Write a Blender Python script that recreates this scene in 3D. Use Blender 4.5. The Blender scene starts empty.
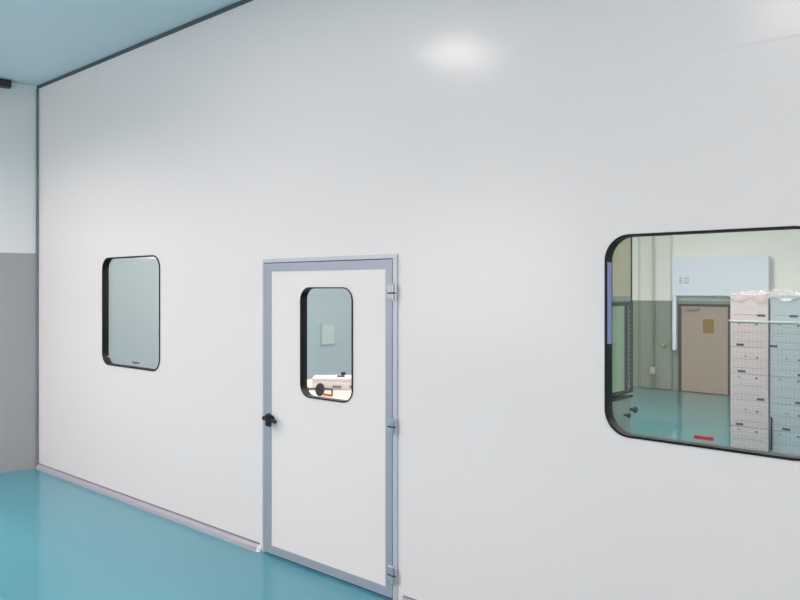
import bpy, bmesh, math, random
from mathutils import Vector, Matrix
random.seed(7)
S = bpy.context.scene
C = S.collection
PI = math.pi

# ------------------------------------------------------------------ camera
F = 760.0                      # focal length in pixels of the 800 px wide frame
CAM = Vector((0.0, -3.322, 1.85))
ang = math.radians(131.97)
FW = Vector((math.cos(ang), math.sin(ang), 0))
RT = Vector((math.sin(ang), -math.cos(ang), 0))
cd = bpy.data.cameras.new('camera'); cam = bpy.data.objects.new('camera', cd); C.objects.link(cam)
cam.location = CAM; cam.rotation_euler = (PI/2, 0, ang-PI/2)
cd.sensor_width = 36; cd.lens = F/800*36; cd.shift_y = -12/800
cd.clip_start = 0.05
S.camera = cam

# ------------------------------------------------------------------ helpers
def srgb(r, g, b):
    f = lambda c: (c/255/12.92 if c/255 <= .04045 else ((c/255+.055)/1.055)**2.4)
    return (f(r), f(g), f(b), 1)

def mat(name, col, rough=.5, metal=0, coat=0, coat_rough=.1, noise=0, nscale=3, bump=0, bscale=40, spec=.5):
    m = bpy.data.materials.new(name); m.use_nodes = True
    nt = m.node_tree; b = nt.nodes['Principled BSDF']
    b.inputs['Base Color'].default_value = col
    b.inputs['Roughness'].default_value = rough
    b.inputs['Metallic'].default_value = metal
    b.inputs['Coat Weight'].default_value = coat
    b.inputs['Coat Roughness'].default_value = coat_rough
    b.inputs['Specular IOR Level'].default_value = spec
    tc = nt.nodes.new('ShaderNodeTexCoord')
    if noise:
        n = nt.nodes.new('ShaderNodeTexNoise'); n.inputs['Scale'].default_value = nscale; n.inputs['Detail'].default_value = 4
        nt.links.new(tc.outputs['Object'], n.inputs['Vector'])
        mx = nt.nodes.new('ShaderNodeMix'); mx.data_type = 'RGBA'
        mx.inputs[6].default_value = tuple(c*(1-noise) for c in col[:3])+(1,)
        mx.inputs[7].default_value = tuple(min(1, c*(1+noise)) for c in col[:3])+(1,)
        nt.links.new(n.outputs['Fac'], mx.inputs[0]); nt.links.new(mx.outputs[2], b.inputs['Base Color'])
    if bump:
        n2 = nt.nodes.new('ShaderNodeTexNoise'); n2.inputs['Scale'].default_value = bscale; n2.inputs['Detail'].default_value = 3
        nt.links.new(tc.outputs['Object'], n2.inputs['Vector'])
        bp = nt.nodes.new('ShaderNodeBump'); bp.inputs['Strength'].default_value = bump; bp.inputs['Distance'].default_value = .01
        nt.links.new(n2.outputs['Fac'], bp.inputs['Height']); nt.links.new(bp.outputs['Normal'], b.inputs['Normal'])
    return m

def two_tone(name, low, high, zline, rough=.5):
    """paint in two colours, split at a height"""
    m = mat(name, low, rough)
    nt = m.node_tree; b = nt.nodes['Principled BSDF']
    g = nt.nodes.new('ShaderNodeNewGeometry'); sx = nt.nodes.new('ShaderNodeSeparateXYZ')
    nt.links.new(g.outputs['Position'], sx.inputs[0])
    gt = nt.nodes.new('ShaderNodeMath'); gt.operation = 'GREATER_THAN'; gt.inputs[1].default_value = zline
    nt.links.new(sx.outputs['Z'], gt.inputs[0])
    mx = nt.nodes.new('ShaderNodeMix'); mx.data_type = 'RGBA'
    mx.inputs[6].default_value = low; mx.inputs[7].default_value = high
    nt.links.new(gt.outputs[0], mx.inputs[0]); nt.links.new(mx.outputs[2], b.inputs['Base Color'])
    return m

def emit(name, col, strength):
    m = bpy.data.materials.new(name); m.use_nodes = True; nt = m.node_tree; nt.nodes.clear()
    e = nt.nodes.new('ShaderNodeEmission'); e.inputs[0].default_value = col; e.inputs[1].default_value = strength
    o = nt.nodes.new('ShaderNodeOutputMaterial'); nt.links.new(e.outputs[0], o.inputs[0])
    return m

def glass(name, tint, f0=.035, rough=0.0):
    """pane: tinted see-through with a Schlick reflection"""
    m = bpy.data.materials.new(name); m.use_nodes = True; nt = m.node_tree; nt.nodes.clear()
    tr = nt.nodes.new('ShaderNodeBsdfTransparent'); tr.inputs[0].default_value = tint
    gl = nt.nodes.new('ShaderNodeBsdfGlossy'); gl.inputs['Roughness'].default_value = rough
    lw = nt.nodes.new('ShaderNodeLayerWeight'); lw.inputs['Blend'].default_value = .5
    p = nt.nodes.new('ShaderNodeMath'); p.operation = 'POWER'; p.inputs[1].default_value = 5
    nt.links.new(lw.outputs['Facing'], p.inputs[0])
    ma = nt.nodes.new('ShaderNodeMath'); ma.operation = 'MULTIPLY_ADD'; ma.inputs[1].default_value = 1-f0; ma.inputs[2].default_value = f0
    nt.links.new(p.outputs[0], ma.inputs[0])
    mx = nt.nodes.new('ShaderNodeMixShader'); nt.links.new(ma.outputs[0], mx.inputs[0])
    nt.links.new(tr.outputs[0], mx.inputs[1]); nt.links.new(gl.outputs[0], mx.inputs[2])
    o = nt.nodes.new('ShaderNodeOutputMaterial'); nt.links.new(mx.outputs[0], o.inputs[0])
    return m

def tag(o, label=None, cat=None, group=None, kind=None):
    if label: o['label'] = label
    if cat: o['category'] = cat
    if group: o['group'] = group
    if kind: o['kind'] = kind
    return o

def empty(name, loc, rz=0):
    o = bpy.data.objects.new(name, None); C.objects.link(o); o.location = loc; o.rotation_euler = (0, 0, rz)
    o.empty_display_size = .1
    return o

def link(name, bm, m, parent=None, smooth=False, bevel=0, origin=None):
    """vertices in world coordinates when parent is at origin / or in the parent's frame"""
    bmesh.ops.remove_doubles(bm, verts=bm.verts, dist=1e-6)
    bmesh.ops.recalc_face_normals(bm, faces=bm.faces)
    me = bpy.data.meshes.new(name); bm.to_mesh(me); bm.free()
    for mm in (m if isinstance(m, (list, tuple)) else [m]): me.materials.append(mm)
    o = bpy.data.objects.new(name, me); C.objects.link(o)
    if parent: o.parent = parent
    if smooth:
        for p in me.polygons: p.use_smooth = True
    if bevel:
        md = o.modifiers.new('bevel', 'BEVEL'); md.width = bevel; md.segments = 3; md.limit_method = 'ANGLE'; md.angle_limit = math.radians(40)
    return o

def BM(): return bmesh.new()

def box(bm, x0, x1, y0, y1, z0, z1, mi=0):
    v = [bm.verts.new((x, y, z)) for x in (x0, x1) for y in (y0, y1) for z in (z0, z1)]
    for a in ((0,1,3,2),(4,6,7,5),(0,4,5,1),(2,3,7,6),(0,2,6,4),(1,5,7,3)):
        f = bm.faces.new([v[i] for i in a]); f.material_index = mi
    return v

def quadprism(bm, pts, z0, z1):
    """vertical prism over a plan polygon"""
    a = [bm.verts.new((x, y, z0)) for x, y in pts]; b = [bm.verts.new((x, y, z1)) for x, y in pts]
    n = len(pts)
    bm.faces.new(a[::-1]); bm.faces.new(b)
    for i in range(n): bm.faces.new((a[i], a[(i+1)%n], b[(i+1)%n], b[i]))

def cyl(bm, p0, p1, r0, r1=None, seg=20, caps=True):
    p0, p1 = Vector(p0), Vector(p1); r1 = r0 if r1 is None else r1
    d = (p1-p0).normalized(); u = d.orthogonal().normalized(); w = d.cross(u)
    A = []; B = []
    for i in range(seg):
        t = 2*PI*i/seg; k = u*math.cos(t)+w*math.sin(t)
        A.append(bm.verts.new(p0+k*r0)); B.append(bm.verts.new(p1+k*r1))
    for i in range(seg): bm.faces.new((A[i], A[(i+1)%seg], B[(i+1)%seg], B[i]))
    if caps: bm.faces.new(A[::-1]); bm.faces.new(B)

def rrect(x0, x1, z0, z1, r, n=10):
    pts = []
    for cx, cz, a0 in ((x1-r, z1-r, 0), (x0+r, z1-r, PI/2), (x0+r, z0+r, PI), (x1-r, z0+r, 1.5*PI)):
        for i in range(n+1):
            a = a0+PI/2*i/n; pts.append((cx+r*math.cos(a), cz+r*math.sin(a)))
    return pts

def rect(x0, x1, z0, z1): return [(x0, z0), (x1, z0), (x1, z1), (x0, z1)]

def plate(name, outlines, y0, y1, m, parent=None):
    """flat plate in the XZ plane with holes: first outline outer, the rest holes"""
    cu = bpy.data.curves.new('t', 'CURVE'); cu.dimensions = '2D'; cu.fill_mode = 'BOTH'; cu.extrude = (y1-y0)/2
    for pts in outlines:
        sp = cu.splines.new('POLY'); sp.points.add(len(pts)-1); sp.use_cyclic_u = True
        for p, (x, z) in zip(sp.points, pts): p.co = (x, z, 0, 1)
    ob = bpy.data.objects.new('t', cu); C.objects.link(ob)
    dg = bpy.context.evaluated_depsgraph_get()
    me = bpy.data.meshes.new_from_object(ob.evaluated_get(dg))
    bm = BM(); bm.from_mesh(me)
    bpy.data.objects.remove(ob); bpy.data.curves.remove(cu); bpy.data.meshes.remove(me)
    ym = (y0+y1)/2
    for v in bm.verts:
        x, y, z = v.co; v.co = (x, ym-z, y)
    for f in bm.faces: f.material_index = 0; f.smooth = False
    return link(name, bm, m, parent)

def ring(name, out, inn, y0, y1, m, parent=None):
    """ring between two outlines of equal point count"""
    bm = BM(); n = len(out)
    L = [[bm.verts.new((x, y, z)) for x, z in pts] for pts, y in ((out, y0), (inn, y0), (inn, y1), (out, y1))]
    for i in range(n):
        j = (i+1) % n
        for k in range(4): bm.faces.new((L[k][i], L[k][j], L[(k+1)%4][j], L[(k+1)%4][i]))
    return link(name, bm, m, parent)

def slab_pts(name, pts, y0, y1, m, parent=None):
    bm = BM()
    a = [bm.verts.new((x, y0, z)) for x, z in pts]; b = [bm.verts.new((x, y1, z)) for x, z in pts]
    n = len(pts); bm.faces.new(a); bm.faces.new(b[::-1])
    for i in range(n): bm.faces.new((a[i], a[(i+1)%n], b[(i+1)%n], b[i]))
    return link(name, bm, m, parent)

# ------------------------------------------------------------------ materials
M = {}
M['panel'] = mat('white_panel', srgb(232, 226, 225), .5, coat=.6, coat_rough=.19, spec=.3)
M['leaf'] = mat('door_panel_white', srgb(235, 229, 227), .42, spec=.35)
M['ceil'] = mat('ceiling_paint', srgb(212, 226, 232), .7)
M['leftwall'] = two_tone('left_wall_paint', srgb(160, 161, 162), srgb(224, 226, 227), 2.205, .6)
M['floor'] = mat('teal_epoxy', srgb(70, 149, 165), .35, coat=.4, coat_rough=.1, noise=.05, nscale=.7)
M['floor2'] = mat('teal_epoxy_behind', srgb(70, 142, 156), .3, coat=.9, coat_rough=.07, noise=.05, nscale=.7)
M['cove'] = mat('cove_aluminium', srgb(180, 178, 186), .35, metal=.2)
M['lip'] = mat('cove_lip', srgb(132, 128, 138), .5)
M['cove_end'] = mat('cove_end_white', srgb(222, 224, 230), .35)
M['alu'] = mat('aluminium_profile', srgb(168, 174, 186), .42, metal=.35)
M['alu2'] = mat('frame_aluminium', srgb(196, 200, 209), .42, metal=.3)
M['gap'] = mat('dark_gasket', srgb(58, 62, 76), .6)
M['rubber'] = mat('black_rubber', srgb(13, 13, 18), .5, spec=.3)
M['black'] = mat('black_plastic', srgb(14, 14, 22), .35)
M['steel'] = mat('satin_steel', srgb(186, 190, 197), .3, metal=.7)
M['trimdark'] = mat('dark_trim', srgb(74, 86, 96), .6)
M['cornertrim'] = mat('corner_trim', srgb(118, 126, 132), .5)
M['seam'] = mat('seam_strip', srgb(226, 223, 222), .5)
M['glass'] = glass('window_glass', (.89, .945, .91, 1))
M['glass_pale'] = glass('pale_window_glass', (.95, .975, .97, 1))
M['sticker'] = mat('red_sticker', srgb(186, 32, 56), .5)
M['sticker_or'] = mat('orange_sticker', srgb(214, 92, 66), .5)
M['sticker_gr'] = mat('grey_sticker', srgb(122, 96, 112), .5)
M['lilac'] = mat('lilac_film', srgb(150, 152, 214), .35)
M['lampframe'] = mat('lamp_frame_white', srgb(230, 230, 230), .5)
M['lamp'] = emit('lamp_diffuser', (1, .85, .82, 1), 21)
M['lamp_lab'] = emit('lab_lamp_diffuser', (1, .82, .79, 1), 58)
M['lab_end'] = two_tone('lab_end_wall_paint', srgb(172, 190, 195), srgb(232, 234, 236), 2.19, .6)
M['lab_far'] = two_tone('lab_far_wall_paint', srgb(152, 156, 146), srgb(251, 248, 245), 1.62, .6)
M['labwall'] = mat('lab_wall_paint', srgb(214, 218, 214), .6)

# ------------------------------------------------------------------ hall shell
HC = 3.926                      # ceiling height
XC = -7.995                     # far corner
lw = Vector((-.1875, -.982))    # left wall runs this way out of the corner
LE = (XC+lw.x*7.0, lw.y*7.0)
XR, YB = 4.5, LE[1]
bm = BM(); quadprism(bm, [(XC, .0), (LE[0], LE[1]), (XR, YB), (XR, .0)], -.1, 0)
tag(link('floor', bm, M['floor']), 'glossy teal epoxy floor in front of the white panel wall', 'floor', kind='structure')
bm = BM(); quadprism(bm, [(XC-.06, .0), (LE[0]-.1, LE[1]-.1), (XR+.1, YB-.1), (XR+.1, .0)], HC, HC+.1)
tag(link('ceiling', bm, M['ceil']), 'pale blue grey ceiling above the white panel wall', 'ceiling', kind='structure')
bm = BM(); quadprism(bm, [(XC, .0), (XC-.1, .0), (LE[0]-.1, LE[1]), (LE[0], LE[1])], 0, HC)
tag(link('wall_left', bm, M['leftwall']), 'side wall painted light grey above and darker grey below', 'wall', kind='structure')
WR = (-6.3, -2.6, .9, 3.3)
bm = BM(); box(bm, XR, XR+.1, YB, WR[0], 0, HC); box(bm, XR, XR+.1, WR[1], 0, 0, HC); box(bm, XR, XR+.1, WR[0], WR[1], 0, WR[2]); box(bm, XR, XR+.1, WR[0], WR[1], WR[3], HC)
tag(link('wall_right', bm, mat('hall_wall_paint', srgb(225, 222, 218), .6)), 'plain pale side wall at the near end of the hall', 'wall', kind='structure')
WF = [(-8.9, -5.7, 1.0, 3.4), (-1.9, -.3, .9, 2.9), (1.2, 2.8, .9, 2.9)]
tag(plate('wall_front', [rect(LE[0]-.1, XR+.1, 0, HC)]+[rect(*q) for q in WF], YB-.1, YB, bpy.data.materials['hall_wall_paint']), 'plain pale wall behind the viewer across the hall', 'wall', kind='structure')

# main panel wall with its three openings
W1 = (-6.612, -5.640, 1.165, 2.117)
W2 = (-1.677, -.750, 1.164, 2.093)
DW = (-3.862, -3.374, 1.134, 1.851)
DO = (-4.270, -3.003, 0, 2.051)
R1 = .105
TH = .06
wall = plate('wall_back', [[(XC-.1, 0), (DO[0], 0), (DO[0], DO[3]), (DO[1], DO[3]), (DO[1], 0), (XR+.1, 0), (XR+.1, HC), (XC-.1, HC)],
                           rrect(*W1, R1), rrect(*W2, .115)], 0, TH, M['panel'])
tag(wall, 'long white sandwich panel wall with a door and two windows', 'wall', kind='structure')

bm = BM(); box(bm, -2.55, XR, -.001, 0, 2.862, 2.867)
tag(link('trim_1', bm, M['seam']), 'faint horizontal panel joint high on the white wall', 'panel joint', kind='structure')
bm = BM(); box(bm, XC, XR, -.012, 0, HC-.030, HC)  # dark colour stands in for the shadow line under the ceiling
tag(link('trim_2', bm, M['trimdark']), 'dark grey trim line between the white wall and the ceiling', 'trim', kind='structure')
bm = BM(); box(bm, XC, XC+.022, -.022, 0, 0, HC-.035)
tag(link('trim_3', bm, M['cornertrim']), 'grey vertical trim in the far corner of the room', 'trim', kind='structure')

def cove(name, x0, x1, label, cap=None):
    prof = []
    h, d = .046, .038
    prof.append((0, 0)); prof.append((-d, 0)); 
    for i in range(9):
        a = PI/2*i/8
        prof.append((-d+ .004 + (d-.008)*(1-math.cos(a)), .004+(h-.006)*math.sin(a)))
    prof.append((0, h))
    bm = BM()
    A = [bm.verts.new((x0, y, z)) for y, z in prof]; B = [bm.verts.new((x1, y, z)) for y, z in prof]
    n = len(prof); bm.faces.new(A); bm.faces.new(B[::-1])
    for i in range(n): bm.faces.new((A[i], A[(i+1)%n], B[(i+1)%n], B[i]))
    o = link(name, bm, M['cove'])
    tag(o, label, 'baseboard', kind='structure')
    bm = BM(); box(bm, x0, x1, -.006, 0, h, h+.007); lp = link('top_lip', bm, M['lip'], o); lp['label'] = 'thin darker top lip'
    if cap:
        bm = BM(); s = .022*cap
        A = [bm.verts.new((x1 if cap > 0 else x0, y*1.03, z*1.03)) for y, z in prof]
        B = [bm.verts.new(((x1 if cap > 0 else x0)+s, y*.5, z*.55)) for y, z in prof]
        bm.faces.new(A); bm.faces.new(B[::-1])
        for i in range(n): bm.faces.new((A[i], A[(i+1)%n], B[(i+1)%n], B[i]))
        c = link('end_cap', bm, M['cove_end'], o); c['label'] = 'white moulded end cap'
    return o
cove('baseboard_left', XC+.03, DO[0]-.045, 'pale mauve grey cove skirting running from corner to door', 1)
cove('baseboard_right', DO[1]+.045, XR, 'pale mauve grey cove skirting starting right of the door', -1)

# ------------------------------------------------------------------ windows
def window(name, W, r, label, glassmat, recess, gw=.005, parent=None, y=0.0, depth=.055):
    x0, x1, z0, z1 = W
    if parent is None:
        root = empty(name, ((x0+x1)/2, 0, z0)); tag(root, label, 'window', kind='structure')
    else: root = parent
    def loc(o):
        if parent is None: o.location = -root.location
        return o
    out = rrect(x0-.006, x1+.006, z0-.006, z1+.006, r+.006); inn = rrect(x0+gw, x1-gw, z0+gw, z1-gw, r-gw)
    inn2 = rrect(x0+.001, x1-.001, z0+.001, z1-.001, r-.001)
    gk = ring('gasket', out, inn, y-.006, y-.0005, M['rubber'], root); loc(gk)
    rv = ring('reveal', inn2, rrect(x0+gw-.001, x1-gw+.001, z0+gw-.001, z1-gw+.001, r-gw), y-.0004, y+depth, M['rubber'], root); loc(rv)
    gp = slab_pts('pane', rrect(x0+gw, x1-gw, z0+gw, z1-gw, r-gw), y+recess, y+recess+.006, glassmat, root); loc(gp)
    return root, gp, loc
def sticker(pane, xa, xb, za, zb, y, m, label, loc=None):
    bm = BM(); box(bm, xa, xb, y-.0012, y-.0002, za, zb)
    o = link('sticker', bm, m, pane); o['label'] = label
    return o
w1, p1, l1 = window('window_1', W1, R1, 'left wall window with black gasket and pale aqua glass', M['glass_pale'], .036)
sticker(p1, -6.145, -6.03, 1.195, 1.211, .036, M['sticker_gr'], 'small dark sticker at the glass foot')
w2, p2, l2 = window('window_2', W2, .115, 'right wall window with black gasket looking onto wrapped cartons', M['glass'], .040)
sticker(p2, -1.278, -1.193, 1.186, 1.201, .040, M['sticker'], 'small red sticker at the glass foot')
bm = BM(); box(bm, W2[0]+.0044, W2[0]+.0056, .002, .044, 1.585, 1.972)  # lilac strip paints a reflection on the black reveal
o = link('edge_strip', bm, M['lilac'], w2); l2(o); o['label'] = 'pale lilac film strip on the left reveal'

for k, (a, b, c, d) in enumerate(WF):  # unseen windows, added to let sky light onto the panel wall
    wn = empty('window_%d' % (k+3), ((a+b)/2, YB-.05, c)); tag(wn, 'large daylight window %s behind the viewer' % ('at the far left', 'in the middle', 'at the right')[k], 'window', kind='structure')
    hw_ = (b-a)/2; hh = d-c
    bm = BM(); box(bm, -hw_, -hw_+.06, -.05, .05, 0, hh); box(bm, hw_-.06, hw_, -.05, .05, 0, hh); box(bm, -hw_+.06, hw_-.06, -.05, .05, 0, .06); box(bm, -hw_+.06, hw_-.06, -.05, .05, hh-.06, hh)
    link('window_frame', bm, M['alu2'], wn)
    bm = BM(); box(bm, -hw_+.06, hw_-.06, -.004, .004, .06, hh-.06); link('pane', bm, M['glass_pale'], wn)  # pane of the added window

wn = empty('window_6', (XR+.05, (WR[0]+WR[1])/2, WR[2])); tag(wn, 'wide daylight window in the side wall at the near end', 'window', kind='structure')  # unseen window, added to brighten the left wall
hw_ = (WR[1]-WR[0])/2; hh = WR[3]-WR[2]
bm = BM(); box(bm, -.05, .05, -hw_, -hw_+.06, 0, hh); box(bm, -.05, .05, hw_-.06, hw_, 0, hh); box(bm, -.05, .05, -hw_+.06, hw_-.06, 0, .06); box(bm, -.05, .05, -hw_+.06, hw_-.06, hh-.06, hh)
link('window_frame', bm, M['alu2'], wn)
bm = BM(); box(bm, -.004, .004, -hw_+.06, hw_-.06, .06, hh-.06); link('pane', bm, M['glass_pale'], wn)  # pane of the added window

# ------------------------------------------------------------------ main door
d1 = empty('door_1', ((DO[0]+DO[1])/2, 0, 0)); tag(d1, 'closed white cleanroom door with grey aluminium edging', 'door', kind='structure')
def dl(o): o.location = -Vector(d1.location); return o
# frame
fr = plate('door_frame', [[(DO[0], 0), (DO[0]+.008, 0), (DO[0]+.008, 2.026), (DO[1]-.032, 2.026), (DO[1]-.032, 0), (DO[1], 0), (DO[1], DO[3]), (DO[0], DO[3])]], -.012, TH, M['alu2'], d1); dl(fr)
L = (DO[0]+.011, -3.0395, .016, 2.020)    # leaf
gp = plate('seal', [rect(DO[0]+.0085, -3.0355, .001, 2.0255), rect(L[0]+.02, L[1]-.02, .03, L[3]-.02)], .002, .03, M['gap'], d1); dl(gp); gp['label'] = 'dark rubber seal around the leaf'
SL, SR, ST, SB = .087, .053, .056, .056
core = plate('leaf_panel', [rect(L[0]+SL, L[1]-SR, L[2]+SB, L[3]-ST), rrect(*DW, .085)], -.010, .040, M['leaf'], d1); dl(core)
edge = plate('leaf_edging', [rect(*L[:4]), rect(L[0]+SL, L[1]-SR, L[2]+SB, L[3]-ST)], -.014, .040, M['alu'], d1); dl(edge); edge['label'] = 'grey aluminium edging'
# vision panel in the leaf
x0, x1, z0, z1 = DW; gw = .004
g = ring('window_gasket', rrect(x0-.004, x1+.004, z0-.004, z1+.004, .089), rrect(x0+gw, x1-gw, z0+gw, z1-gw, .075), -.017, -.0105, M['rubber'], d1); dl(g)
g2 = ring('window_reveal', rrect(x0+.0005, x1-.0005, z0+.0005, z1-.0005, .0845), rrect(x0+gw-.001, x1-gw+.001, z0+gw-.001, z1-gw+.001, .075), -.0104, .040, M['rubber'], d1); dl(g2)
pn = slab_pts('window_pane', rrect(x0+gw, x1-gw, z0+gw, z1-gw, .075), .016, .022, M['glass_pale'], d1); dl(pn)
sticker(pn, -3.672, -3.590, 1.152, 1.167, .016, M['sticker_or'], 'small orange red sticker at the glass foot')
# hinges: two leaves and a barrel with a ring
for zc in (1.822, 1.034, .158):
    h = empty('hinge', (-3.028-d1.location.x, -.014, zc)); h.parent = d1
    bm = BM(); box(bm, -.040, .004, -.012, 0, -.040, .048)
    a = link('hinge_plate', bm, M['steel'], h, bevel=.004)
    bm = BM(); box(bm, .010, .034, -.010, .002, -.045, .045)
    a = link('hinge_plate', bm, M['steel'], h, bevel=.004)
    bm = BM(); cyl(bm, (.005, -.014, -.045), (.005, -.014, -.006), .010); cyl(bm, (.005, -.014, .003), (.005, -.014, .05), .010)
    a = link('barrel', bm, M['steel'], h, bevel=.002)
    bm = BM(); cyl(bm, (.005, -.014, -.0055), (.005, -.014, .0025), .0085); box(bm, -.036, .030, -.0125, -.0005, -.007, .002); box(bm, .0045, .0095, -.0128, -.001, -.0, .046)
    a = link('bushing', bm, M['gap'], h); a['label'] = 'dark bushing between the hinge halves'
# handle: round rose, domed body and a short cross lever
hd = empty('handle', (-4.160-d1.location.x, -.014, .948)); hd.parent = d1
hd['label'] = 'black latch handle'
bm = BM(); cyl(bm, (0, 0, 0), (0, -.012, 0), .026, .024, 28); link('rose', bm, M['black'], hd, bevel=.003)
bm = BM(); cyl(bm, (0, -.012, 0), (0, -.04, 0), .020, .017, 24)
pts = rrect(-.010, .040, -.050, .046, .018, 6)
A = [bm.verts.new((x, -.036, z)) for x, z in pts]; B = [bm.verts.new((x*.85, -.056, z*.9)) for x, z in pts]
bm.faces.new(A); bm.faces.new(B[::-1])
for i in range(len(pts)): bm.faces.new((A[i], A[(i+1)%len(pts)], B[(i+1)%len(pts)], B[i]))
link('turn_grip', bm, M['black'], hd, bevel=.003)
bm = BM(); cyl(bm, (-.040, -.040, .006), (.084, -.040, -.006), .010, .009, 18)
bmesh.ops.create_uvsphere(bm, u_segments=14, v_segments=10, radius=.017, matrix=Matrix.Translation((-.038, -.040, .006)))
bmesh.ops.create_uvsphere(bm, u_segments=14, v_segments=10, radius=.013, matrix=Matrix.Translation((.080, -.040, -.006)))
link('lever', bm, M['black'], hd, smooth=True)

# ------------------------------------------------------------------ ceiling lamps of the hall
def lamp(name, x, y, z, s, m, label, group=None):
    r = empty(name, (x, y, z)); tag(r, label, 'ceiling light', group)
    bm = BM(); h = s/2; t = .025
    for a in ((-h-t, h+t, h, h+t), (-h-t, h+t, -h-t, -h), (-h-t, -h, -h, h), (h, h+t, -h, h)):
        box(bm, a[0], a[1], a[2], a[3], -.03, 0)
    link('lamp_frame', bm, M['lampframe'], r)
    bm = BM(); box(bm, -h, h, -h, h, -.016, -.002)
    link('diffuser', bm, m, r)
    return r
LG = 'square ceiling panel lights of the hall'
for x, y, lb in ((-4.05, -1.95, 'square ceiling light whose glow shows on the wall above the door'),
                 (-1.5, -2.75, 'square ceiling light nearest above the right window'),
                 (1.3, -2.05, 'square ceiling light at the right end of the front row'),  # this lamp and the next two are unseen, added for brightness
                 (-1.35, -4.9, 'square ceiling light behind the viewer'),
                 (1.3, -4.9, 'square ceiling light in the hall corner behind the viewer')):
    lamp('ceiling_light', x, y, HC-.001, .6, M['lamp'], lb)

def added_downlight(x, y, label, watts):  # unseen fill fixture, added to brighten the left part of the hall
    r = empty('louvred_ceiling_light', (x, y, HC-.001)); tag(r, label, 'ceiling light')
    h = .3
    bm = BM()
    for a in ((-h, h, h-.015, h), (-h, h, -h, -h+.015), (-h, -h+.015, -h+.015, h-.015), (h-.015, h, -h+.015, h-.015)): box(bm, a[0], a[1], a[2], a[3], -.06, 0)
    link('housing', bm, M['lampframe'], r)
    for k in range(5):
        bm = BM(); yy = -h+.1*(k+1); box(bm, -h+.015, h-.015, yy-.003, yy+.003, -.055, -.012); link('louvre_blade', bm, M['lampframe'], r)
    L = bpy.data.lights.new('light_source', 'AREA'); L.shape = 'SQUARE'; L.size = .54; L.energy = watts; L.spread = math.radians(150); L.color = (1, .85, .82)
    lo = bpy.data.objects.new('light_source', L); C.objects.link(lo); lo.parent = r; lo.location = (0, 0, -.064)
for x, y, lb in ((-6.7, -2.3, 'louvred downlight nearest the far corner'), (-6.6, -4.3, 'louvred downlight behind the one nearest the far corner'), (-4.0, -4.4, 'louvred downlight in the hall middle')):
    added_downlight(x, y, lb, 55)

# dark bar high on the left wall
root = empty('ceiling_rail', (-8.35, -.95, HC)); tag(root, 'short black bar fixture under the ceiling by the left wall', 'rail')
fx = root

# ------------------------------------------------------------------ room behind the wall
YF = 10.23
bm = BM(); box(bm, XC, 2.0, TH, YF, -.1, 0)
tag(link('floor_behind', bm, M['floor2']), 'teal floor of the room seen through the windows', 'floor', kind='structure')
bm = BM(); box(bm, XC, 2.0, TH, YF, HC, HC+.1)
tag(link('ceiling_behind', bm, M['labwall']), 'ceiling of the room behind the white wall', 'ceiling', kind='structure')
bm = BM(); box(bm, XC-.1, XC, TH, YF, 0, HC)
tag(link('wall_behind_left', bm, M['lab_end']), 'two tone end wall seen through the left window', 'wall', kind='structure')
bm = BM(); box(bm, XC-.1, 2.1, YF, YF+.1, 0, HC)
tag(link('wall_behind_far', bm, M['lab_far']), 'grey green far wall seen through the right window', 'wall', kind='structure')
bm = BM(); box(bm, 2.0, 2.1, TH, YF, 0, HC)
tag(link('wall_behind_right', bm, M['labwall']), 'pale side wall of the room behind the white wall', 'wall', kind='structure')
for x, y, lb in ((-6.2, 2.2, 'ceiling light in the room behind the left window'),  # unseen lamps, all added to brighten the room behind
                 (-3.0, 2.0, 'ceiling light in the room behind the door'),
                 (-2.2, 6.0, 'ceiling light behind the wrapped cartons'),
                 (.9, 4.4, 'ceiling light right of the wrapped cartons'),
                 (-5.0, 6.9, 'ceiling light before the brown door')):
    lamp('ceiling_light', x, y, HC-.001, .8, M['lamp_lab'], lb)

def X2(x, y, Y):       # world X, Z of a point of the plane y = Y seen at photograph position (x, y)
    D = Y-CAM.y
    d = FW+RT*((x-400)/F); t = D/d.y
    return CAM.x+d.x*t, CAM.z+(288-y)/F*t

# black bar by the left wall
def on_left(x, y, off=0.0):
    d = FW+RT*((x-400)/F)
    n = Vector((lw.y, -lw.x)); n = -n if n.x < 0 else n
    P0 = Vector((XC, 0))+n*off
    t = (P0-CAM.xy).dot(n)/d.xy.dot(n)
    return Vector((CAM.x+d.x*t, CAM.y+d.y*t, CAM.z+(288-y)/F*t))
a = on_left(8.5, 82, .06)
root.location = (a.x, a.y, HC); root.rotation_euler = (0, 0, math.atan2(-lw.y, -lw.x))
M['railblack'] = mat('rail_black', srgb(38, 34, 44), .5)
bm = BM(); box(bm, -1.3, .02, -.05, .05, -.075, -.010); link('bar', bm, M['railblack'], root, bevel=.006)
for bx_ in (-.12, -1.1):
    bm = BM(); box(bm, bx_, bx_+.05, -.02, .02, -.011, 0); link('bracket', bm, M['railblack'], root)

# brown door, far wall
Y = YF
xa, zt = X2(682.5, 306, Y); xb, _ = X2(729, 306, Y)
M['brown'] = mat('brown_door_paint', srgb(176, 156, 146), .55)
M['brownd'] = mat('dark_door_frame', srgb(70, 78, 76), .6)
M['notice'] = mat('ochre_notice', srgb(146, 118, 60), .6)
d2 = empty('door_2', ((xa+xb)/2, Y, 0)); tag(d2, 'brown door with an ochre notice seen through the right window', 'door', kind='structure')
q = (xb-xa)/2
bm = BM(); box(bm, -q, q, -.05, -.004, .01, zt); link('leaf_panel', bm, M['brown'], d2)
bm = BM(); box(bm, -q-.05, -q-.002, -.065, -.002, 0, zt+.04); box(bm, q+.002, q+.05, -.065, -.002, 0, zt+.04); box(bm, -q-.002, q+.002, -.065, -.002, zt+.002, zt+.04)
link('door_frame', bm, M['brownd'], d2)
nx0, nz1 = X2(704, 319, Y); nx1, nz0 = X2(715, 333.5, Y)
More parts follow.
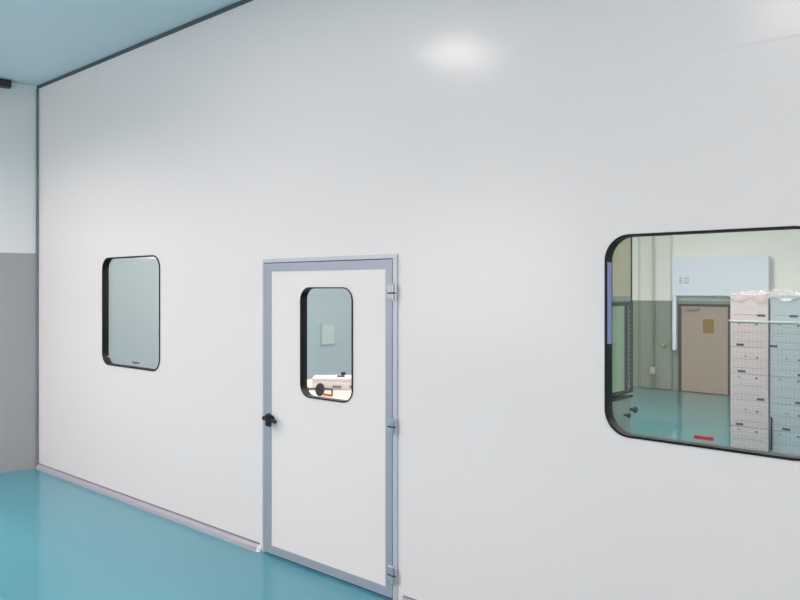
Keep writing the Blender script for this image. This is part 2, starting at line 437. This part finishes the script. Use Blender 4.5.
bm = BM(); box(bm, nx0-d2.location.x, nx1-d2.location.x, -.054, -.0505, nz0, nz1); link('notice', bm, M['notice'], d2)
bm = BM(); box(bm, -q+.1, -q+.32, -.085, -.0505, zt-.06, zt-.03)
box(bm, -q+.12, -q+.30, -.10, -.06, zt-.068, zt-.06)
link('door_closer', bm, mat('closer_grey', srgb(150, 136, 124), .4), d2)

# greenish door left of it, with a brass knob and a conduit
xa, zt = X2(641, 290, Y); xb, _ = X2(671, 290, Y)
d3 = empty('door_3', ((xa+xb)/2, Y, 0)); tag(d3, 'tall pale green grey door left of the brown door', 'door', kind='structure')
q = (xb-xa)/2
M['greend'] = two_tone('green_grey_door', srgb(148, 154, 142), srgb(245, 242, 238), 1.62, .6)
bm = BM(); box(bm, -q, q, -.03, -.004, .01, 2.95); link('leaf_panel', bm, M['greend'], d3)
M['greenf'] = two_tone('green_grey_frame', srgb(138, 144, 132), srgb(226, 222, 216), 1.62, .6)
bm = BM(); box(bm, -q-.04, -q-.002, -.04, -.002, 0, 2.99); box(bm, q+.002, q+.03, -.04, -.002, 0, 2.99); box(bm, -q-.002, q+.002, -.04, -.002, 2.952, 2.99)
link('door_frame', bm, M['greenf'], d3)
kx, kz = X2(666, 345, Y)
bm = BM(); cyl(bm, (kx-d3.location.x, -.03, kz), (kx-d3.location.x, -.06, kz), .015)
bmesh.ops.create_uvsphere(bm, u_segments=14, v_segments=10, radius=.034, matrix=Matrix.Translation((kx-d3.location.x, -.085, kz)))
k = link('knob', bm, mat('brass', srgb(196, 186, 110), .3, metal=.6), d3, smooth=True); k['label'] = 'round brass knob'

px, pz = X2(653.5, 300, Y-.1)
cdt = empty('conduit_pipe', (px, Y-.10, 0)); tag(cdt, 'thin vertical conduit in front of the pale green door', 'pipe')
M['conduit'] = two_tone('conduit_paint', srgb(138, 128, 118), srgb(205, 200, 190), 1.62, .5)
bm = BM(); cyl(bm, (0, 0, 0), (0, 0, HC), .022); link('pipe', bm, M['conduit'], cdt, smooth=False)
bm = BM(); box(bm, -.05, .03, -.035, .03, .28, .40); j = link('socket_box', bm, mat('socket_pale', srgb(205, 200, 186), .5), cdt, bevel=.006); j['label'] = 'small pale socket box'

# bright reflection in the right window, built as a white panel with a left strip
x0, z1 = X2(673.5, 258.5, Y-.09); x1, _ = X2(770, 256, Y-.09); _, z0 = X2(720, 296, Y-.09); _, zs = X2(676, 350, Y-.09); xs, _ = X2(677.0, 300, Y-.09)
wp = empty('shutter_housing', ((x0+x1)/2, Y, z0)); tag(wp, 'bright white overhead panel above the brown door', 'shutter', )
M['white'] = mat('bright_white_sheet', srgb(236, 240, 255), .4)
M['markgrey'] = mat('faint_grey_print', srgb(176, 186, 198), .6)
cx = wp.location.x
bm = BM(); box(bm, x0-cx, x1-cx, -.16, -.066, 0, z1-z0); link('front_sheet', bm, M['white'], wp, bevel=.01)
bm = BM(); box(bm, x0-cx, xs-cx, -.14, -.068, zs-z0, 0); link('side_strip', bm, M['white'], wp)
bm = BM()
mx0, mz1 = X2(679.5, 277.5, Y-.163); mx1, mz0 = X2(688.5, 283.5, Y-.163)
w_ = (mx1-mx0); h_ = mz1-mz0; t_ = .016
def B_(a0, a1, b0, b1): box(bm, mx0-cx+a0*w_, mx0-cx+a1*w_, -.1625, -.1605, mz0-z0+b0*h_, mz0-z0+b1*h_)
B_(0, .12, 0, 1); B_(.12, .42, .84, 1); B_(.12, .42, 0, .16); B_(.12, .36, .42, .58)
B_(.58, .70, 0, 1); B_(.88, 1, 0, 1); B_(.70, .88, .84, 1); B_(.70, .88, 0, .16)
o = link('printed_mark', bm, M['markgrey'], wp); o['label'] = 'faint grey two character print'

# ------------------------------------------------------------------ pallet of wrapped cartons
Yp = 3.92
bx0, ztop = X2(730.3, 294, Yp); bx1, _ = X2(768.3, 294, Yp); cx0, _ = X2(770.2, 294, Yp)
bw = bx1-bx0; PH = .10; rows = 7; bh = (ztop-PH)/rows; bd = .42
M['carton'] = mat('white_carton', srgb(232, 218, 224), .55, noise=.02, nscale=6)
M['carton2'] = mat('aqua_white_carton', srgb(200, 212, 224), .55, noise=.02, nscale=6)  # bluish reflection over the right stack, put into the carton colour
M['print'] = mat('blue_grey_print', srgb(72, 92, 104), .6)
M['printlt'] = mat('pale_print', srgb(150, 160, 168), .6)
M['tape'] = mat('clear_packing_tape', srgb(196, 198, 200), .25)
M['wood'] = mat('pallet_wood', srgb(176, 150, 118), .7, noise=.15, nscale=9)
pcx = (bx0+cx0+bw)/2
pal = empty('pallet', (pcx, Yp+bd/2, 0)); tag(pal, 'wooden pallet under the two stacks of white cartons', 'pallet')
hw = (cx0+bw-bx0)/2+.02
for yy in (-bd/2-.0, -.04, bd/2-.08):
    bm = BM(); box(bm, -hw, hw, yy, yy+.08, 0, .018); link('bottom_board', bm, M['wood'], pal)
for yy in (-bd/2, -bd/2+.11, -bd/2+.22, bd/2-.09):
    bm = BM(); box(bm, -hw, hw, yy, yy+.09, PH-.02, PH); link('top_board', bm, M['wood'], pal)
for xx in (-hw, -.045, hw-.09):
    bm = BM(); box(bm, xx, xx+.09, -bd/2, bd/2, .018, PH-.02); link('stringer', bm, M['wood'], pal)
side = ['left', 'right']
nth = ['topmost', 'second from top', 'third from top', 'fourth from top', 'fifth from top', 'second from bottom', 'bottom']
for c, (ox, mm) in enumerate(((bx0, M['carton']), (cx0, M['carton2']))):
    for r in range(rows):
        z = PH+bh*(rows-1-r)
        jx = random.uniform(-.002, .002)
        b = empty('carton', (ox+bw/2+jx*0, Yp+bd/2, z))
        tag(b, 'white printed carton in the %s stack, %s of its stack' % (side[c], nth[r]) + (', on the pallet' if r == rows-1 else ''), 'box', 'white cartons stacked on the pallet')
        bm = BM(); box(bm, -bw/2, bw/2, -bd/2, bd/2, .0, bh-.002)
        link('carton_body', bm, mm, b, bevel=.006)
        y_ = -bd/2-.0012
        big = [.32, -.24, -.20 , .30, -.26, .02, -.1][r] if c == 0 else [.08, -.42, .28, .22, -.1, .25, .1][r]
        big *= bw
        bzz = .04 if r == 0 else bh*.05
        bm = BM(); box(bm, big-.032, big+.034, y_, -bd/2+.001, bzz, bzz+.020); link('printed_name', bm, M['print'], b)
        for sx, sz in ((-.26, .86), (.2, .84)) if r % 2 else ((.22, .60), (-.08, .64)):
            if r == 0: continue
            bm = BM(); box(bm, sx*bw-.012, sx*bw+.010, y_, -bd/2+.001, bh*sz, bh*sz+.013); link('printed_symbol', bm, M['printlt'] if sx < 0 else M['print'], b)
        for sz, on in ((.22, True), (.55, r > 0)):
            if on:
                bm = BM(); box(bm, -bw*.42, bw*.40, y_+.0004, -bd/2+.001, bh*sz, bh*sz+.004); link('printed_line', bm, M['printlt'], b)

# netting + stretch film around the load
def film_mat():
    m = bpy.data.materials.new('stretch_netting'); m.use_nodes = True; nt = m.node_tree; nt.nodes.clear()
    N = nt.nodes.new
    tc = N('ShaderNodeTexCoord'); sp = N('ShaderNodeSeparateXYZ'); nt.links.new(tc.outputs['Object'], sp.inputs[0])
    def line(out, pitch, wd):
        a = N('ShaderNodeMath'); a.operation = 'DIVIDE'; a.inputs[1].default_value = pitch; nt.links.new(out, a.inputs[0])
        b = N('ShaderNodeMath'); b.operation = 'FRACT'; nt.links.new(a.outputs[0], b.inputs[0])
        c = N('ShaderNodeMath'); c.operation = 'LESS_THAN'; c.inputs[1].default_value = wd; nt.links.new(b.outputs[0], c.inputs[0])
        return c.outputs[0]
    l1 = line(sp.outputs['X'], .034, .16); l2 = line(sp.outputs['Z'], .040, .12)
    mxx = N('ShaderNodeMath'); mxx.operation = 'MAXIMUM'; nt.links.new(l1, mxx.inputs[0]); nt.links.new(l2, mxx.inputs[1])
    sc = N('ShaderNodeMath'); sc.operation = 'MULTIPLY_ADD'; sc.inputs[1].default_value = .12; sc.inputs[2].default_value = .05; nt.links.new(mxx.outputs[0], sc.inputs[0])
    tr = N('ShaderNodeBsdfTransparent'); tr.inputs[0].default_value = (1, 1, 1, 1)
    pb = N('ShaderNodeBsdfPrincipled'); pb.inputs['Base Color'].default_value = srgb(130, 152, 170); pb.inputs['Roughness'].default_value = .3
    mx = N('ShaderNodeMixShader'); nt.links.new(sc.outputs[0], mx.inputs[0]); nt.links.new(tr.outputs[0], mx.inputs[1]); nt.links.new(pb.outputs[0], mx.inputs[2])
    o = N('ShaderNodeOutputMaterial'); nt.links.new(mx.outputs[0], o.inputs[0])
    return m
sf = empty('stretch_wrap', (pcx, Yp+bd/2, PH)); tag(sf, 'thin net wrap and crumpled film around both carton stacks', 'wrap')
H = ztop-PH; hw2 = hw-.012; hd2 = bd/2+.008
bm = BM()
_, zw = X2(750, 321, Yp)
loop = [(-hw2, -hd2), (hw2, -hd2), (hw2, hd2), (-hw2, hd2)]
for t_ in (0, .0015):
    k = 1
A = [bm.verts.new((x, y, .02)) for x, y in loop]; B = [bm.verts.new((x, y, zw-PH)) for x, y in loop]
A2 = [bm.verts.new((x*1.002, y*1.004, .02)) for x, y in loop]; B2 = [bm.verts.new((x*1.002, y*1.004, zw-PH)) for x, y in loop]
for i in range(4):
    j = (i+1) % 4
    bm.faces.new((A[i], A[j], B[j], B[i]))
netting = link('netting', bm, film_mat(), sf); netting['label'] = 'fine grid net around the stacks'
for v in []: pass
# bright tape edge along the upper net
M['edgewhite'] = mat('net_edge_white', srgb(236, 244, 246), .4)
bm = BM()
for a in ((-hw2, hw2, -hd2-.003, -hd2+.001), (-hw2, hw2, hd2-.001, hd2+.003), (-hw2-.003, -hw2+.001, -hd2, hd2), (hw2-.001, hw2+.003, -hd2, hd2)):
    box(bm, a[0], a[1], a[2], a[3], zw-PH-.008, zw-PH+.008)
link('net_edge', bm, M['edgewhite'], sf)
# crumpled film on top
def haze(name, col, fac):
    m = bpy.data.materials.new(name); m.use_nodes = True; nt = m.node_tree; nt.nodes.clear(); N = nt.nodes.new
    tr = N('ShaderNodeBsdfTransparent'); pb = N('ShaderNodeBsdfPrincipled'); pb.inputs['Base Color'].default_value = col; pb.inputs['Roughness'].default_value = .15
    mx = N('ShaderNodeMixShader'); mx.inputs[0].default_value = fac
    nt.links.new(tr.outputs[0], mx.inputs[1]); nt.links.new(pb.outputs[0], mx.inputs[2]); o = N('ShaderNodeOutputMaterial'); nt.links.new(mx.outputs[0], o.inputs[0])
    return m
bm = BM(); nx, ny = 48, 14
g = [[None]*(ny+1) for _ in range(nx+1)]
for i in range(nx+1):
    for j in range(ny+1):
        x = -hw2-.01+(2*hw2+.02)*i/nx; y = -hd2-.01+(2*hd2+.02)*j/ny
        z = H+.012+.014*math.sin(x*17+y*9)*math.cos(y*21)+.014*math.sin(x*47+2*y)+.006*random.uniform(-1, 1)
        z += .03*math.exp(-((x-.12)**2+(y+.15)**2)/.008)
        z = max(z, H+.003)
        if j == 0 or j == ny or i in (0, nx): z = H-.045-.02*math.sin(x*31+y*13)
        g[i][j] = bm.verts.new((x, y, z))
for i in range(nx):
    for j in range(ny): bm.faces.new((g[i][j], g[i+1][j], g[i+1][j+1], g[i][j+1]))
f = link('top_film', bm, haze('crumpled_film', srgb(232, 230, 236), .4), sf, smooth=True); f['label'] = 'crumpled clear film over the stack tops'
# black beaded strip stands in for the darkness in the gap between the stacks
sx, sz1 = X2(771.5, 417, Yp-.02); _, sz0 = X2(770, 450, Yp-.02)
bm = BM(); n = 12
for i in range(n):
    z0_ = sz0+(sz1-sz0)*i/n
    cyl(bm, (sx-pcx, -hd2-.012, z0_-PH), (sx-pcx+.002*(-1)**i, -hd2-.012, z0_-PH+(sz1-sz0)/n*.8), .007, .008, 8)
cyl(bm, (sx-pcx, -hd2-.012, sz0-PH), (sx-pcx, -hd2-.012, sz1-PH), .0035, .0035, 8)
o = link('buckle_strap', bm, M['black'], sf); o['label'] = 'black beaded strap end'

# ------------------------------------------------------------------ equipment cabinet behind the right window's left edge
EX, EY0, EY1, EW = -2.76, 2.02, 2.60, .95       # right face, front, back, width
def X3(x, y):                                    # Y, Z on the cabinet's right face
    d = FW+RT*((x-400)/F); t = (EX-CAM.x)/d.x
    return CAM.y+d.y*t, CAM.z+(288-y)/F*t
_, zf = X3(620, 306); _, zb = X3(620, 391)
M['eqbeige'] = mat('beige_housing', srgb(206, 198, 172), .5)
M['eqgrey'] = mat('grey_green_housing', srgb(150, 164, 160), .5)
M['eqdark'] = mat('dark_frame_metal', srgb(52, 62, 62), .45)
M['eqglass'] = mat('green_glass_door', srgb(160, 186, 156), .2)
eq = empty('equipment_cabinet', (EX-EW/2, (EY0+EY1)/2, 0)); tag(eq, 'tall dark framed cabinet with green glass behind the right window', 'cabinet')
q = EW/2; p = (EY1-EY0)/2; yo = (EY0+EY1)/2
ZT = 2.62
bm = BM(); box(bm, -q, q-.004, -p, p-.012, zf+.075, ZT); link('upper_housing', bm, M['eqbeige'], eq, bevel=.006)
bm = BM(); box(bm, q-.014, q+.002, p-.011, p, zf+.02, ZT); link('corner_profile', bm, M['eqdark'], eq)
bm = BM(); box(bm, -q, q-.004, -p, p-.012, zf+.036, zf+.073); link('lower_rail', bm, M['eqgrey'], eq)
bm = BM(); box(bm, -q+.02, q-.02, -p+.02, p-.02, zb, zf); link('inner_chamber', bm, M['eqgrey'], eq)
ga = X3(612.5, 340)[0]-yo; gb = X3(624.5, 340)[0]-yo
bm = BM()
box(bm, -q, q+.008, -p, p, zf, zf+.03); box(bm, -q, q+.008, -p, p, zb-.03, zb-.004)
box(bm, q-.015, q+.008, gb, gb+.045, zb, zf); box(bm, q-.015, q+.008, gb+.075, p, zb-.004, zf)
box(bm, q-.015, q+.008, -p, ga-.12, zb, zf); box(bm, -q, -q+.03, -p, -p+.03, zb, zf)
link('cabinet_frame', bm, M['eqdark'], eq)
bm = BM(); box(bm, q-.012, q+.002, ga-.12, gb, zb, zf); o = link('glass_panel', bm, M['eqglass'], eq); o['label'] = 'green tinted glass side panel'
bm = BM(); box(bm, q-.012, q+.004, gb+.046, gb+.074, zb, zf)
for i in range(18):
    z = zb+.02+i*(zf-zb-.04)/18; box(bm, q+.002, q+.014, gb+.05, gb+.07, z, z+.014)
link('cable_chain', bm, M['eqgrey'], eq)
bm = BM(); box(bm, -q, q-.004, -p, p-.01, .11, zb-.075); link('base_housing', bm, M['eqgrey'], eq, bevel=.006)
bm = BM(); box(bm, -q, q+.006, -p, p, zb-.07, zb-.05); link('shelf_rail', bm, M['eqdark'], eq)
for kx, ky, rr in ((624.5, 415, .020), (631.5, 409, .028)):
    yy, zz = X3(kx, ky); yy -= yo
    h = empty('clamp_knob', (q-.004, min(yy, p-.02), zz)); h.parent = eq
    bm = BM(); cyl(bm, (0, 0, 0), (.03, 0, 0), rr*.45); link('shank', bm, M['eqdark'], h)
    bm = BM(); cyl(bm, (.03, 0, 0), (.055, 0, 0), rr, rr*.85, 8); link('grip', bm, M['eqdark'], h, bevel=.003)
for xx in (-q+.08, q-.08):
    for yy in (-p+.08, p-.09):
        bm = BM(); cyl(bm, (xx-.018, yy, .045), (xx+.018, yy, .045), .045, .045, 20); box(bm, xx-.026, xx+.026, yy-.02, yy+.02, .06, .11)
        link('castor', bm, M['eqdark'], eq)

# ------------------------------------------------------------------ bench and goods behind the door window
M['benchtop'] = mat('cream_bench_top', srgb(238, 226, 208), .5)
M['benchleg'] = mat('bench_leg_grey', srgb(150, 155, 158), .5)
def P(px, py, depth):
    d = FW+RT*((px-400)/F); return Vector((CAM.x+d.x*depth, CAM.y+d.y*depth, CAM.z+(288-py)/F*depth))
BZ = .96
bc = empty('workbench', (-4.82, 1.25, 0)); tag(bc, 'cream topped workbench seen through the door window', 'workbench')
bm = BM(); box(bm, -.8, .8, -.55, .45, BZ-.04, BZ); link('bench_top', bm, M['benchtop'], bc, bevel=.006)
for sx in (-.76, .72):
    for sy in (-.5, .37):
        bm = BM(); box(bm, sx, sx+.05, sy, sy+.05, 0, BZ-.04); link('leg', bm, M['benchleg'], bc)
bm = BM()
box(bm, -.71, .72, .385, .415, .25, .29); link('stretcher', bm, M['benchleg'], bc)

# long white box lying across the line of sight: its long face turned to the door
rz = ang-PI/2
c = P(337, 385, 6.75); 
wb = empty('flat_case', (c.x, c.y, BZ), rz); tag(wb, 'long white flat case lying on the workbench behind the door', 'case')
M['casewhite'] = mat('white_case', srgb(240, 240, 242), .4); M['casegrey'] = mat('case_grey_detail', srgb(140, 146, 160), .5)
bm = BM(); box(bm, -.21, .26, -.12, .12, 0, .075); link('case_body', bm, M['casewhite'], wb, bevel=.006)
bm = BM(); box(bm, -.21, .26, -.12, .12, .078, .105); link('lid', bm, M['casewhite'], wb, bevel=.006)
for a0, a1 in ((-.03, .05), (.12, .20)):
    bm = BM(); box(bm, a0, a1, -.13, -.1205, .015, .04); link('latch', bm, M['casegrey'], wb, bevel=.002)
# small black hand tool on the lid
c2 = P(342.5, 377, 6.72)
tl = empty('barcode_scanner', (c2.x, c2.y, BZ+.105), rz); tag(tl, 'tiny black device standing on the white flat case', 'device')
bm = BM(); box(bm, -.045, .02, -.02, .02, 0, .012); link('foot', bm, M['black'], tl, bevel=.003)
bm = BM(); box(bm, -.012, .03, -.018, .018, .018, .042); link('head', bm, M['black'], tl, bevel=.005)
bm = BM(); cyl(bm, (.0, 0, .011), (.004, 0, .02), .007); link('neck', bm, M['black'], tl)
# dark hand wheel on an axle
c3 = P(320, 388.5, 6.25)
hwl = empty('hand_wheel', (c3.x, c3.y, BZ), rz); tag(hwl, 'dark brown wheel on an axle standing on the workbench', 'wheel')
M['wheelbrown'] = mat('dark_brown_rubber', srgb(40, 18, 26), .6); M['axle'] = mat('axle_metal', srgb(112, 96, 104), .4, metal=.4)
RW = .054
bm = BM(); seg = 28
# tyre: torus lying in a plane turned a little from the line of sight
tor = []
for i in range(seg):
    t = 2*PI*i/seg; ringv = []
    for j in range(10):
        p = 2*PI*j/10; rr = RW-.014+.014*math.cos(p)
        ringv.append(bm.verts.new((rr*math.cos(t)*.62+.012*math.sin(p)*.5, rr*math.cos(t)*.5+.012*math.sin(p), .001+RW+rr*math.sin(t))))
    tor.append(ringv)
for i in range(seg):
    for j in range(10): bm.faces.new((tor[i][j], tor[(i+1)%seg][j], tor[(i+1)%seg][(j+1)%10], tor[i][(j+1)%10]))
link('tyre', bm, M['wheelbrown'], hwl, smooth=True)
bm = BM(); cyl(bm, (.008, -.012, RW), (-.008, .012, RW), .036, .036, 24); link('hub', bm, M['wheelbrown'], hwl)
bm = BM(); cyl(bm, (-.14, .004, RW+.006), (.10, .004, RW+.006), .007, .007, 14)
for k in range(5): cyl(bm, (-.135+k*.02, .004, RW+.006), (-.127+k*.02, .004, RW+.006), .013, .013, 14)
for k in range(3): cyl(bm, (.04+k*.02, .004, RW+.006), (.05+k*.02, .004, RW+.006), .012, .012, 14)
box(bm, -.15, -.13, -.02, .03, -.0, RW+.01); box(bm, .095, .105, -.02, .03, 0, RW+.01)
link('axle', bm, M['axle'], hwl)

# pale board on the end wall seen through the door window
pb = empty('wall_board', (XC, 4.15, 1.1)); 
def on_end(px, py):
    d = FW+RT*((px-400)/F); t = (XC-CAM.x)/d.x; return CAM.y+d.y*t, CAM.z+(288-py)/F*t
ya, za = on_end(321.5, 325); yb, zb_ = on_end(334, 343)
pb.location = (XC, (ya+yb)/2, zb_)
tag(pb, 'small pale aqua board on the end wall behind the door', 'board')
hq = abs(yb-ya)/2
bm = BM(); box(bm, .002, .02, -hq, hq, 0, za-zb_); link('board_panel', bm, mat('pale_aqua_board', srgb(187, 208, 205), .5), pb, bevel=.003)
bm = BM()
for a in ((-hq-.015, -hq, -.015, za-zb_+.015), (hq, hq+.015, -.015, za-zb_+.015), (-hq, hq, -.015, 0), (-hq, hq, za-zb_, za-zb_+.015)):
    box(bm, .001, .024, a[0], a[1], a[2], a[3])
link('board_frame', bm, mat('pale_board_frame', srgb(179, 195, 195), .5), pb)

# ------------------------------------------------------------------ world and view
w = bpy.data.worlds.new('world'); S.world = w; w.use_nodes = True
w.node_tree.nodes['Background'].inputs[0].default_value = (1, .85, .825, 1); w.node_tree.nodes['Background'].inputs[1].default_value = 4.9
vs = S.view_settings; vs.view_transform = 'Standard'; vs.look = 'None'; vs.gamma = 1; vs.use_curve_mapping = False; vs.exposure = 0.0
